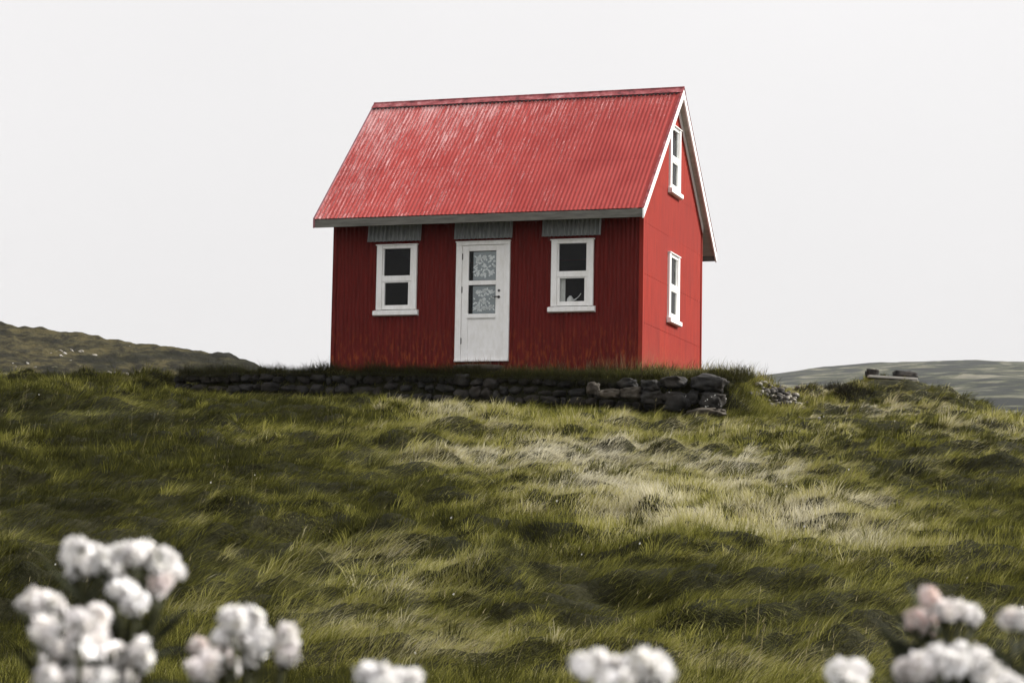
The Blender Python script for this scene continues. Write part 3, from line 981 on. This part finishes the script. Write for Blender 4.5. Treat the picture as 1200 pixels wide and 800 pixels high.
p0 = .25 + .6*rep(lodge) + RNG.normal(0, .16, len(rx))
p1 = p0 + .65 + .75*rep(lodge)*RNG.random(len(rx)) + .3*RNG.random(len(rx))
tw = RNG.normal(0, .7, len(rx))
# colour: green to straw by patch, then clump, then blade
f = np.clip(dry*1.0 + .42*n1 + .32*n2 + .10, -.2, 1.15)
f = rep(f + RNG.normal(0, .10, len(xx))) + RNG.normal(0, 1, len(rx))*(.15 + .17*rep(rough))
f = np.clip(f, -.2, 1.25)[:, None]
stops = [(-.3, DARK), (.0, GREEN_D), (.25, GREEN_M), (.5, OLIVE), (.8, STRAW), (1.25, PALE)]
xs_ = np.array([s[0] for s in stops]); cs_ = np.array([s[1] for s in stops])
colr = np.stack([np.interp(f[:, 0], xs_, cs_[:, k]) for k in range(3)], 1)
colr *= (.75 + .5*RNG.random(len(rx)))[:, None]
colr = np.where(rep(on_pl)[:, None], colr*np.array([.75, .72, .7]), colr)
nrm = np.stack([-np.clip((hx-h0)/.05, -1, 1), -np.clip((hy-h0)/.05, -1, 1), np.full(len(xx), 1.2)], 1)
nrm /= np.linalg.norm(nrm, axis=1, keepdims=True)
p1 = np.minimum(p1, 1.5)
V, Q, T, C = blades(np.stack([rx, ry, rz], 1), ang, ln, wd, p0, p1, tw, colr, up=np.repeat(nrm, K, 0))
# tussocks: thick tufts whose blades fan out and hang over
NTU = 5000
tx = 0; ty = 12 + (44-12)*RNG.random(NTU); tx = (RNG.random(NTU)*2-1)*.38*ty
tl, tv = local(tx, ty)
kp = (plateau(tx, ty)[0] < .1) & ~((np.abs(tx-rub.x) < .4) & (np.abs(ty-rub.y) < .9)) & ~((tv > -2.6) & (tv < 1) & (tl > -8.3) & (tl < 1.95)) & (fbm(tx*.3, ty*.35, 150, 3) > -.35)
tx, ty = tx[kp], ty[kp]; NTU = len(tx)
KT = 84
tsize = (.55 + .85*RNG.random(NTU)**2) * (1 - .7*np.exp(-((tx-7.2)/.9)**2 - ((ty-41.6)/.9)**2))
rp = lambda a: np.repeat(a, KT)
ar = RNG.uniform(0, 2*PI, NTU*KT); rr_ = np.sqrt(RNG.random(NTU*KT))*.13*rp(tsize)
bx_ = rp(tx) + np.cos(ar)*rr_; by_ = rp(ty) + np.sin(ar)*rr_*.8
bz_ = rp(height(tx, ty)) + .07*rp(tsize)*(1 - (rr_/(.13*rp(tsize)))**2) - .03
wdir = rp(-.65 + 1.15*fbm(tx*.16, ty*.2, 99, 3) + RNG.normal(0, .4, NTU))
vx = np.cos(ar)*.75 + np.cos(wdir)*.9; vy = np.sin(ar)*.75 + np.sin(wdir)*.9
ta = np.arctan2(vy, vx)
tdry_light = dry_and_light(tx, ty)*.95 + .30*fbm(tx*.45, ty*.45, 90, 4, .55) + RNG.normal(.08, .24, NTU)  # tufts take the same straw tone with its painted light
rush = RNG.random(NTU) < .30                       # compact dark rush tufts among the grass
tdry_light = np.where(rush, -.12 + .25*tdry_light*RNG.random(NTU), tdry_light)
tf = np.clip(rp(tdry_light) + RNG.normal(0, .12, NTU*KT), -.3, 1.25)
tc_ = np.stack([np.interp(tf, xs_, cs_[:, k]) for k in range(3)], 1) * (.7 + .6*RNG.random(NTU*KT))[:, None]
tln = rp(tsize)*RNG.uniform(.12, .25, NTU*KT)
q0 = .25 + .5*rr_/(.13*rp(tsize)) + RNG.normal(0, .15, NTU*KT)
q0 = np.where(rp(rush), .45*q0, q0); tln = np.where(rp(rush), .85*tln, tln)
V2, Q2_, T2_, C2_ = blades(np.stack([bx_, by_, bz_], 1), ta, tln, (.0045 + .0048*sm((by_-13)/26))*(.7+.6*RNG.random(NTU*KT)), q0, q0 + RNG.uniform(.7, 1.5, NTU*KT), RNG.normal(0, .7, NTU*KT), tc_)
Q = np.concatenate([Q, Q2_+len(V)]); T = np.concatenate([T, T2_+len(V)]); V = np.concatenate([V, V2]); C = np.concatenate([C, C2_])
o = np_mesh('grass', V, [Q, T], M['grass'], False, C)
tag(o, 'long windswept grass covering the slope, green with painted shade, straw with painted sunlight below the house', 'grass', kind='stuff')

# turf fringe hanging over the wall top, and the tufts at the foot of the house
def fringe(n, lx0, lx1, v0, v1, lmin, lmax, cols_, ang_c, ang_s, drop=0.0, p0m=.3, p1m=1.4):
    lx_ = RNG.uniform(lx0, lx1, n); v_ = RNG.uniform(v0, v1, n)
    X = HX + lx_*CA + v_*SA; Y = HY - lx_*SA + v_*CA
    clump = sm(.5 + .9*fbm(lx_*1.6, v_*2, 120, 3))
    z = plateau(X, Y)[1] - .02 - drop
    ln_ = RNG.uniform(lmin, lmax, n)*(.45 + .9*clump)
    c = cols_[RNG.integers(0, len(cols_), n)]*(.6 + .7*RNG.random(n))[:, None]
    return blades(np.stack([X, Y, z], 1), ang_c + RNG.normal(0, ang_s, n), ln_, RNG.uniform(.004, .009, n), RNG.normal(p0m, .2, n), RNG.normal(p1m, .35, n), RNG.normal(0, .7, n), c)
dk = np.array([DARK, DARK*1.3, GREEN_D*.8, GREEN_D, np.array([.04, .034, .018])])
mx = np.array([GREEN_D, GREEN_M, OLIVE*.8, STRAW*.6, GREEN_D, DARK])
rd = np.array([STRAW*.6, np.array([.26, .12, .055]), np.array([.20, .075, .04]), np.array([.30, .17, .08])])
parts = [fringe(19000, -8.0, 2.1, WALL_V-.02, WALL_V+.5, .13, .31, dk, -PI/2-HA, .8, 0, .2, 1.7),
         fringe(7000, -8.0, 2.1, WALL_V-.06, WALL_V+.05, .12, .26, dk, -PI/2-HA, .5, .02, .9, 2.5),
         fringe(5000, -8.0, 0.6, -.7, -.03, .07, .18, dk, -.4, 1.4, 0, .15, .9),
         fringe(2600, 0.0, 1.9, WALL_V, 2.2, .10, .26, mx, -.4, 1.4, 0, .2, 1.0),
         fringe(800, -3.6, .05, -.34, -.05, .12, .30, rd, 0, 2, 0, .1, .5),
         fringe(500, 0.03, .25, 0, D, .12, .30, rd, 0, 2, 0, .1, .5)]
# grass bank where the wall runs out on the right
n = 9000
bl, bv = RNG.uniform(1.75, 3.1, n), RNG.uniform(-1.7, 1.6, n)
bX, bY = HX + bl*CA + bv*SA, HY - bl*SA + bv*CA
bk = RNG.random(n) > 1.0*np.exp(-((bX-rub.x)/.36)**4 - ((bY-rub.y)/.8)**4)
bl, bv, bX, bY = bl[bk], bv[bk], bX[bk], bY[bk]; n = len(bl)
bf = np.clip(.22 + .45*fbm(bX*1.5, bY*1.5, 170, 3) + RNG.normal(0, .16, n), -.2, 1)
bc = np.stack([np.interp(bf, xs_, cs_[:, k]) for k in range(3)], 1)
parts.append(blades(np.stack([bX, bY, height(bX, bY) - .01], 1), -.9 + .8*fbm(bX, bY, 175, 3) + RNG.normal(0, .4, n), RNG.uniform(.10, .26, n), RNG.uniform(.005, .010, n), RNG.normal(.3, .2, n), RNG.normal(1.2, .3, n), RNG.normal(0, .7, n), bc))
Vs, Qs, Ts, Cs, n0 = [], [], [], [], 0
for v, q, t_, c in parts:
    Vs.append(v); Qs.append(q+n0); Ts.append(t_+n0); Cs.append(c); n0 += len(v)
o = np_mesh('turf_grass', np.concatenate(Vs), [np.concatenate(Qs), np.concatenate(Ts)], M['grass'], False, np.concatenate(Cs))
tag(o, 'dark turf grass along the top of the stone wall and at the foot of the house', 'grass', kind='stuff')

# dark heather on the crest, left of the plank
hp = [hit(px, 458, 36, 44) for px in (968, 978, 988, 998, 1006, 1014)]
n = 1500
ci = RNG.integers(0, len(hp), n)
hc = np.array([tuple(p) for p in hp])[ci] + RNG.normal(0, 1, (n, 3))*np.array([.10, .12, 0])
hc[:, 2] = height(hc[:, 0], hc[:, 1]) - .01
Vh, Qh, Th, Ch = blades(hc, RNG.uniform(0, 6.3, n), RNG.uniform(.08, .20, n), RNG.uniform(.008, .016, n), np.abs(RNG.normal(.3, .2, n)), RNG.uniform(.5, 1.6, n), RNG.normal(0, 1, n), np.array([[.022, .021, .012]])*RNG.uniform(.5, 1.5, (n, 1)))
base_ = np.array([float(hc[:, 0].mean()), float(hc[:, 1].mean()), float(hc[:, 2].min())])
o = np_mesh('heather_bush', Vh - base_, [Qh, Th], M['grass'], False, Ch); o.location = base_
tag(o, 'low dark heather bush on the green mound just left of the plank', 'bush')

# seed stalks and tiny wild flowers in the meadow
n = 1500
ys_ = RNG.uniform(13, 34, n); xs2 = (RNG.random(n)*2-1)*.27*ys_
pk = fbm(xs2*.4, ys_*.5, 130, 3) > .18
xs2, ys_ = xs2[pk], ys_[pk]; n = len(xs2)
ln_ = RNG.uniform(.18, .36, n)
root = np.stack([xs2, ys_, height(xs2, ys_)], 1)
a_ = RNG.uniform(-1.6, .6, n); q0 = np.abs(RNG.normal(0, .15, n)); q1 = q0 + RNG.uniform(0, .5, n)
cst = np.array([[.40, .33, .17], [.30, .25, .12], [.22, .2, .08]])[RNG.integers(0, 3, n)]
v1, Q1, T1, c1 = blades(root, a_, ln_, np.full(n, .0035), q0, q1, RNG.normal(0, 1, n), cst)
tip = v1.reshape(n, 7, 3)[:, 6]
hd = tip - np.array([0, 0, .01])
v2, Q2, T2, c2 = blades(hd, a_, np.full(n, .05), np.full(n, .0065), q1, q1+.3, RNG.normal(0, 1, n), np.array([[.36, .31, .17]])*np.ones((n, 1)))
fl = RNG.random(n) < .045
ctr = tip[fl]; m = len(ctr)
k6 = np.arange(6)*PI/3
vf = [ctr + np.array([0, -.006, .010])]
for kk in k6:
    r_ = .0085*(.6+.7*RNG.random(m))
    vf.append(ctr + np.stack([np.cos(kk)*r_, np.zeros(m), np.sin(kk)*r_], 1))
vf = np.stack(vf, 1).reshape(-1, 3)
bs = (np.arange(m)*7)[:, None]
F3 = np.concatenate([bs + np.array([[0, 1+i, 1+(i+1) % 6]]) for i in range(6)])
cf = np.full((len(vf), 3), .75)
Vt = np.concatenate([v1, v2, vf]); 
Qt = np.concatenate([Q1, Q2+len(v1)]); Tt = np.concatenate([T1, T2+len(v1), F3+len(v1)+len(v2)])
o = np_mesh('wildflowers', Vt, [Qt, Tt], M['grass'], False, np.concatenate([c1, c2, cf]))
tag(o, 'thin seed stalks and tiny white wild flowers scattered through the grass', 'wildflowers', kind='stuff')

# ------------------------------------------------------------------ white flowers close to the camera
def flower_plant(label, depth, heads, base_px, leaves=14, seed=0, pink=.0):
    r = random.Random(seed)
    b = at(base_px, 800, depth); bx, by = b.x, b.y + .02
    bz = float(height(bx, by))
    root = empty('flowering_plant', (bx, by, bz))
    tag(root, label, 'flower', 'white flowers close in front')
    O = Vector((bx, by, bz))
    k = depth/FPX
    centers = []
    for h_ in heads:
        px, py, rw, rh = h_[:4]; pk_ = h_[4] if len(h_) > 4 else pink
        c = at(px, py, depth + r.uniform(-.03, .03)) - O
        centers.append((c, rw*k*1.05, rh*k*.98, pk_))
    low = min(c[0].z for c in centers)
    fork = Vector((sum(c[0].x for c in centers)/len(centers)*.5, 0, low - .09))
    st = MB()
    st.tube([(0,0,-.02), (fork.x*.25, .005, fork.z*.5), (fork.x*.7, 0, fork.z*.85), tuple(fork)], [.0042, .0038, .0032, .0028], 7)
    for c, rw, rh, _ in centers:
        mid = fork.lerp(c, .5) + Vector((0, 0, -.012))
        st.tube([tuple(fork), tuple(mid), tuple(c - Vector((0, 0, rh*.2)))], [.0024, .0019, .0014], 6)
        for q in range(5):      # rays of the umbel
            e = c + Vector((r.uniform(-.7, .7)*rw, r.uniform(-.6, .6)*rw, rh*.2))
            st.tube([tuple(c - Vector((0, 0, rh*.9 + .006))), tuple(e)], [.0009, .0007], 5)
    s_ = st.build('stem', M['herb'], root, smooth=True)
    a = s_.data.attributes.new('tint', 'FLOAT_COLOR', 'POINT')
    for d_ in a.data: d_.color = (.060, .062, .022, 1)
    for c, rw, rh, pk_ in centers:
        V_, F_, C_ = [], [], []
        nf = int(52 + 85*min(1.6, rw*rh/(.013*.010)))
        R = .0050
        subs = []
        for q in range(12):
            th = r.uniform(0, 2*PI); ra = math.sqrt(r.random())*.66
            subs.append((Vector((math.cos(th)*ra*rw, r.uniform(-.6, .6)*rw, math.sin(th)*ra*rh)), r.uniform(.16, .42)))
        for q in range(nf):
            # florets bunched in little domes
            sc_, sr_ = r.choice(subs)
            th = r.uniform(0, 2*PI); cz = r.uniform(-.85, 1); sr = math.sqrt(1-cz*cz)
            d = Vector((sr*math.cos(th)*1.15, sr*math.sin(th), cz*.85))
            rr0 = (rw+rh)*.5*sr_*r.choice((.75, .95, 1.0, 1.15, 1.45))*r.uniform(.9, 1.1)
            p = c + sc_ + d*rr0
            nrm = (d + Vector((r.uniform(-.5, .5), r.uniform(-.5, .5), .35 + r.uniform(-.3, .3)))).normalized()
            u = nrm.orthogonal().normalized(); w = nrm.cross(u)
            ph = r.uniform(0, 6.3)
            tint = (pk_ + .06)*r.uniform(.2, 1.3)
            wh = r.uniform(.92, .97)
            col = (wh, wh*(1-.36*tint), wh*(1-.44*tint))
            rr = R*r.uniform(.8, 1.35)
            n0 = len(V_)
            V_.append(p - nrm*.0004); C_.append((.62, .58, .45) if r.random() < .5 else col)
            for z in range(10):
                a_ = ph + z*PI/5
                rad_ = rr*(1.0 if z % 2 == 0 else .58)
                V_.append(p + (u*math.cos(a_) + w*math.sin(a_))*rad_ + nrm*(.0008 if z % 2 == 0 else 0)); C_.append(col)
            F_ += [(n0, n0+1+z, n0+1+(z+1) % 10) for z in range(10)]
        np_mesh('flower_head', np.array([tuple(v) for v in V_]), [np.array(F_)], M['bloom'], False, np.array(C_), root)
    # narrow feathery leaves up the stems
    V_, F_, C_ = [], [], []
    for q in range(leaves*2):
        c, rw, rh, _ = r.choice(centers)
        t = r.uniform(.1, 1.0)
        p = fork.lerp(c - Vector((0, 0, rh*.8)), t) + Vector((r.uniform(-.006, .006), r.uniform(-.004, .01), -.004))
        th = r.uniform(0, 2*PI)
        ax = Vector((math.cos(th), math.sin(th)*.6, r.uniform(-.1, .9))).normalized()
        sd_ = ax.cross(Vector((0, 0, 1))).normalized()
        ll = r.uniform(.025, .055)
        tone = r.uniform(.5, 1.2)
        for g in range(7):
            for sgn in (-1, 1):
                b0 = p + ax*ll*(g/7); n0 = len(V_)
                e = b0 + (sd_*sgn*.8 + ax*.7)*ll*.30*(1 - g/9)
                V_ += [b0 - ax*.0011, b0 + ax*.0015, e]; F_.append((n0, n0+1, n0+2)); C_ += [(.040*tone, .046*tone, .020*tone)]*3
        n0 = len(V_); V_ += [p - sd_*.0009, p + sd_*.0009, p + ax*ll]; F_.append((n0, n0+1, n0+2)); C_ += [(.05*tone, .055*tone, .024*tone)]*3
    for q in range(20 + leaves):     # broader lance-shaped leaves below the heads
        c, rw, rh, _ = r.choice(centers)
        p = fork.lerp(c, r.uniform(-.5, .85)) + Vector((r.uniform(-.004, .004), r.uniform(0, .012), -.006))
        th = r.uniform(0, 2*PI)
        ax = Vector((math.cos(th), math.sin(th)*.6, r.uniform(-.2, 1.1))).normalized()
        sd_ = ax.cross(Vector((r.uniform(-.5, .5), -1, .3))).normalized()
        ll, ww = r.uniform(.025, .055), r.uniform(.0025, .005); tone = r.uniform(.5, 1.1)
        n0 = len(V_)
        V_ += [p, p + ax*ll*.4 + sd_*ww, p + ax*ll, p + ax*ll*.4 - sd_*ww]
        F_ += [(n0, n0+1, n0+2), (n0, n0+2, n0+3)]; C_ += [(.036*tone, .040*tone, .018*tone)]*4
    np_mesh('foliage', np.array([tuple(v) for v in V_]), [np.array(F_)], M['herb'], False, np.array(C_), root)
    return root

flower_plant('tall white flower cluster arching over at the upper left, with dark leaves under its heads', 1.48,
    [(90,646,16,15),(110,655,17,18),(130,660,16,18),(150,647,17,13),(172,648,18,13),(190,656,16,15),(199,668,11,13),(88,668,8,7),(145,690,15,12),(160,704,14,14),(137,676,9,8),(189,683,11,13,.25)], 118, 46, 1)
flower_plant('dense white flower clump in the bottom left corner of the meadow view', 1.36,
    [(42,706,18,16),(62,712,14,14),(53,738,10,18),(92,728,14,13),(114,722,14,15),(112,738,12,10),(68,764,18,15),(94,757,17,15),(118,757,17,16),(138,772,15,18),(164,763,11,18),(56,789,15,11),(90,794,18,12),(120,794,18,13),(140,794,14,14)], 95, 40, 2, .04)
flower_plant('white flowers with four rounded heads between the left corner clump and the bottom edge', 1.42,
    [(273,726,14,13),(291,725,14,14),(262,746,12,8),(285,752,15,11),(296,768,10,14),(307,749,10,8),(240,780,17,16,.12),(261,776,15,20,.12),(335,745,12,16,.08),(336,764,12,14,.08),(232,757,6,6,.2)], 285, 18, 3)
flower_plant('small white flower head just reaching over the bottom edge, left of centre', 1.30,
    [(430,788,12,8),(446,790,13,9),(464,795,12,9),(481,795,9,9),(455,804,20,8)], 452, 8, 4)
flower_plant('large round white flower heads at the bottom edge, right of centre', 1.25,
    [(682,779,13,13),(700,775,15,11),(715,781,11,9),(738,784,18,18),(762,778,24,21),(772,795,18,14),(722,800,24,10)], 735, 10, 5)
flower_plant('single domed white flower head at the bottom edge, left of the pinkish flowers', 1.38,
    [(984,788,15,13),(1004,786,16,13),(995,800,26,12)], 996, 8, 6)
flower_plant('white flowers in a drooping arc at the bottom right corner, with dark leaves below', 1.36,
    [(1062,786,14,14,.1),(1078,780,14,14,.1),(1098,770,15,12),(1118,775,13,13),(1128,767,14,10),(1146,774,13,15),(1154,790,13,14),(1172,796,12,10),(1186,803,12,10)], 1120, 40, 7)
flower_plant('small pinkish white flower spray above the bottom right corner', 1.52,
    [(1089,699,8,9,.4),(1096,712,9,9,.4),(1074,724,11,9,.45),(1086,733,10,9,.45),(1108,715,12,8,.1),(1125,714,12,8,.05),(1139,720,9,8)], 1102, 36, 8)
flower_plant('pale flower head cut off by the right edge', 1.45,
    [(1186,724,11,8,.1),(1200,726,12,8)], 1195, 10, 9)

# ------------------------------------------------------------------ air, sky, sun
bm = bmesh.new(); bmesh.ops.create_cube(bm, size=1)
me = bpy.data.meshes.new('haze'); bm.to_mesh(me); bm.free()
hz = bpy.data.objects.new('haze', me); COL.objects.link(hz)
hz.scale = (13000, 12000, 230); hz.location = (0, 2000, 102)
t = NT('haze_air'); pv = t.n('ShaderNodeVolumePrincipled')
pv.inputs['Color'].default_value = (.93, .94, .95, 1); pv.inputs['Density'].default_value = .00007
t.l(pv.outputs[0], t.out.inputs['Volume'])
me.materials.append(t.m)
tag(hz, kind='stuff')
HAZE_ON = True
if not HAZE_ON: bpy.data.objects.remove(hz)

SUN_EL, SUN_AZ = math.radians(36), math.radians(10)      # azimuth from +X (right) towards +Y (away)
sd_ = Vector((math.cos(SUN_AZ)*math.cos(SUN_EL), math.sin(SUN_AZ)*math.cos(SUN_EL), math.sin(SUN_EL)))
ld = bpy.data.lights.new('sun', 'SUN'); ld.energy = 3.4; ld.angle = math.radians(6); ld.color = (1, .965, .91)
lo = bpy.data.objects.new('sun', ld); COL.objects.link(lo)
lo.rotation_euler = (-sd_).to_track_quat('-Z', 'Y').to_euler()

w = bpy.data.worlds.new('World'); S.world = w; w.use_nodes = True
nt = w.node_tree; nt.nodes.clear()
N = nt.nodes.new; Lk = nt.links.new
out = N('ShaderNodeOutputWorld'); bg = N('ShaderNodeBackground'); bg.inputs['Strength'].default_value = .10
sky = N('ShaderNodeTexSky'); sky.sky_type = 'NISHITA'; sky.sun_disc = False
sky.sun_elevation = SUN_EL; sky.sun_rotation = PI/2 - SUN_AZ; sky.dust_density = 4; sky.air_density = 1.5
tc = N('ShaderNodeTexCoord'); sx = N('ShaderNodeSeparateXYZ'); Lk(tc.outputs['Generated'], sx.inputs[0])
# overcast deck: brighter overhead, and raised behind the viewer to light the house front
def mth(op, a, b=0.0, clamp=False):
    x = N('ShaderNodeMath'); x.operation = op; x.use_clamp = clamp
    for i, v in enumerate((a, b)):
        if hasattr(v, 'links'): Lk(v, x.inputs[i])
        else: x.inputs[i].default_value = v
    return x.outputs[0]
mr = N('ShaderNodeMapRange'); mr.interpolation_type = 'SMOOTHSTEP'
mr.inputs['From Min'].default_value = -.75; mr.inputs['From Max'].default_value = .55; mr.inputs['To Min'].default_value = 1.15; mr.inputs['To Max'].default_value = 1.0
dirv = mth('ADD', mth('MULTIPLY', sx.outputs['Y'], .85), mth('ADD', mth('MULTIPLY', sx.outputs['X'], .30), mth('MULTIPLY', sx.outputs['Z'], .35)))
Lk(dirv, mr.inputs['Value'])
cn = N('ShaderNodeTexNoise'); cn.inputs['Scale'].default_value = 1.6; cn.inputs['Detail'].default_value = 4
Lk(tc.outputs['Generated'], cn.inputs['Vector'])
cl = mth('ADD', mth('MULTIPLY', cn.outputs['Fac'], .34), .84)
elev = mth('ADD', mth('MULTIPLY', mth('MINIMUM', sx.outputs['Z'], .45), .55), .895)
val = mth('MULTIPLY', mth('MULTIPLY', mr.outputs['Result'], cl), elev)
cb = N('ShaderNodeCombineColor')
SKYV = 3.58
Lk(mth('MULTIPLY', val, SKYV*1.0), cb.inputs[0]); Lk(mth('MULTIPLY', val, SKYV*.984), cb.inputs[1]); Lk(mth('MULTIPLY', val, SKYV*.992), cb.inputs[2])
hs_ = N('ShaderNodeHueSaturation'); hs_.inputs['Saturation'].default_value = .12; Lk(sky.outputs[0], hs_.inputs['Color'])
mxs = N('ShaderNodeMix'); mxs.data_type = 'RGBA'; mxs.inputs[0].default_value = .06
Lk(cb.outputs[0], mxs.inputs[6]); Lk(hs_.outputs[0], mxs.inputs[7])
Lk(mxs.outputs[2], bg.inputs['Color']); Lk(bg.outputs[0], out.inputs['Surface'])

S.view_settings.view_transform = 'Standard'; S.view_settings.look = 'None'
S.view_settings.exposure = 1.25; S.view_settings.gamma = 1; S.view_settings.use_curve_mapping = False
S.render.film_transparent = False
S.cycles.max_bounces = 6; S.cycles.transparent_max_bounces = 12; S.cycles.volume_bounces = 0
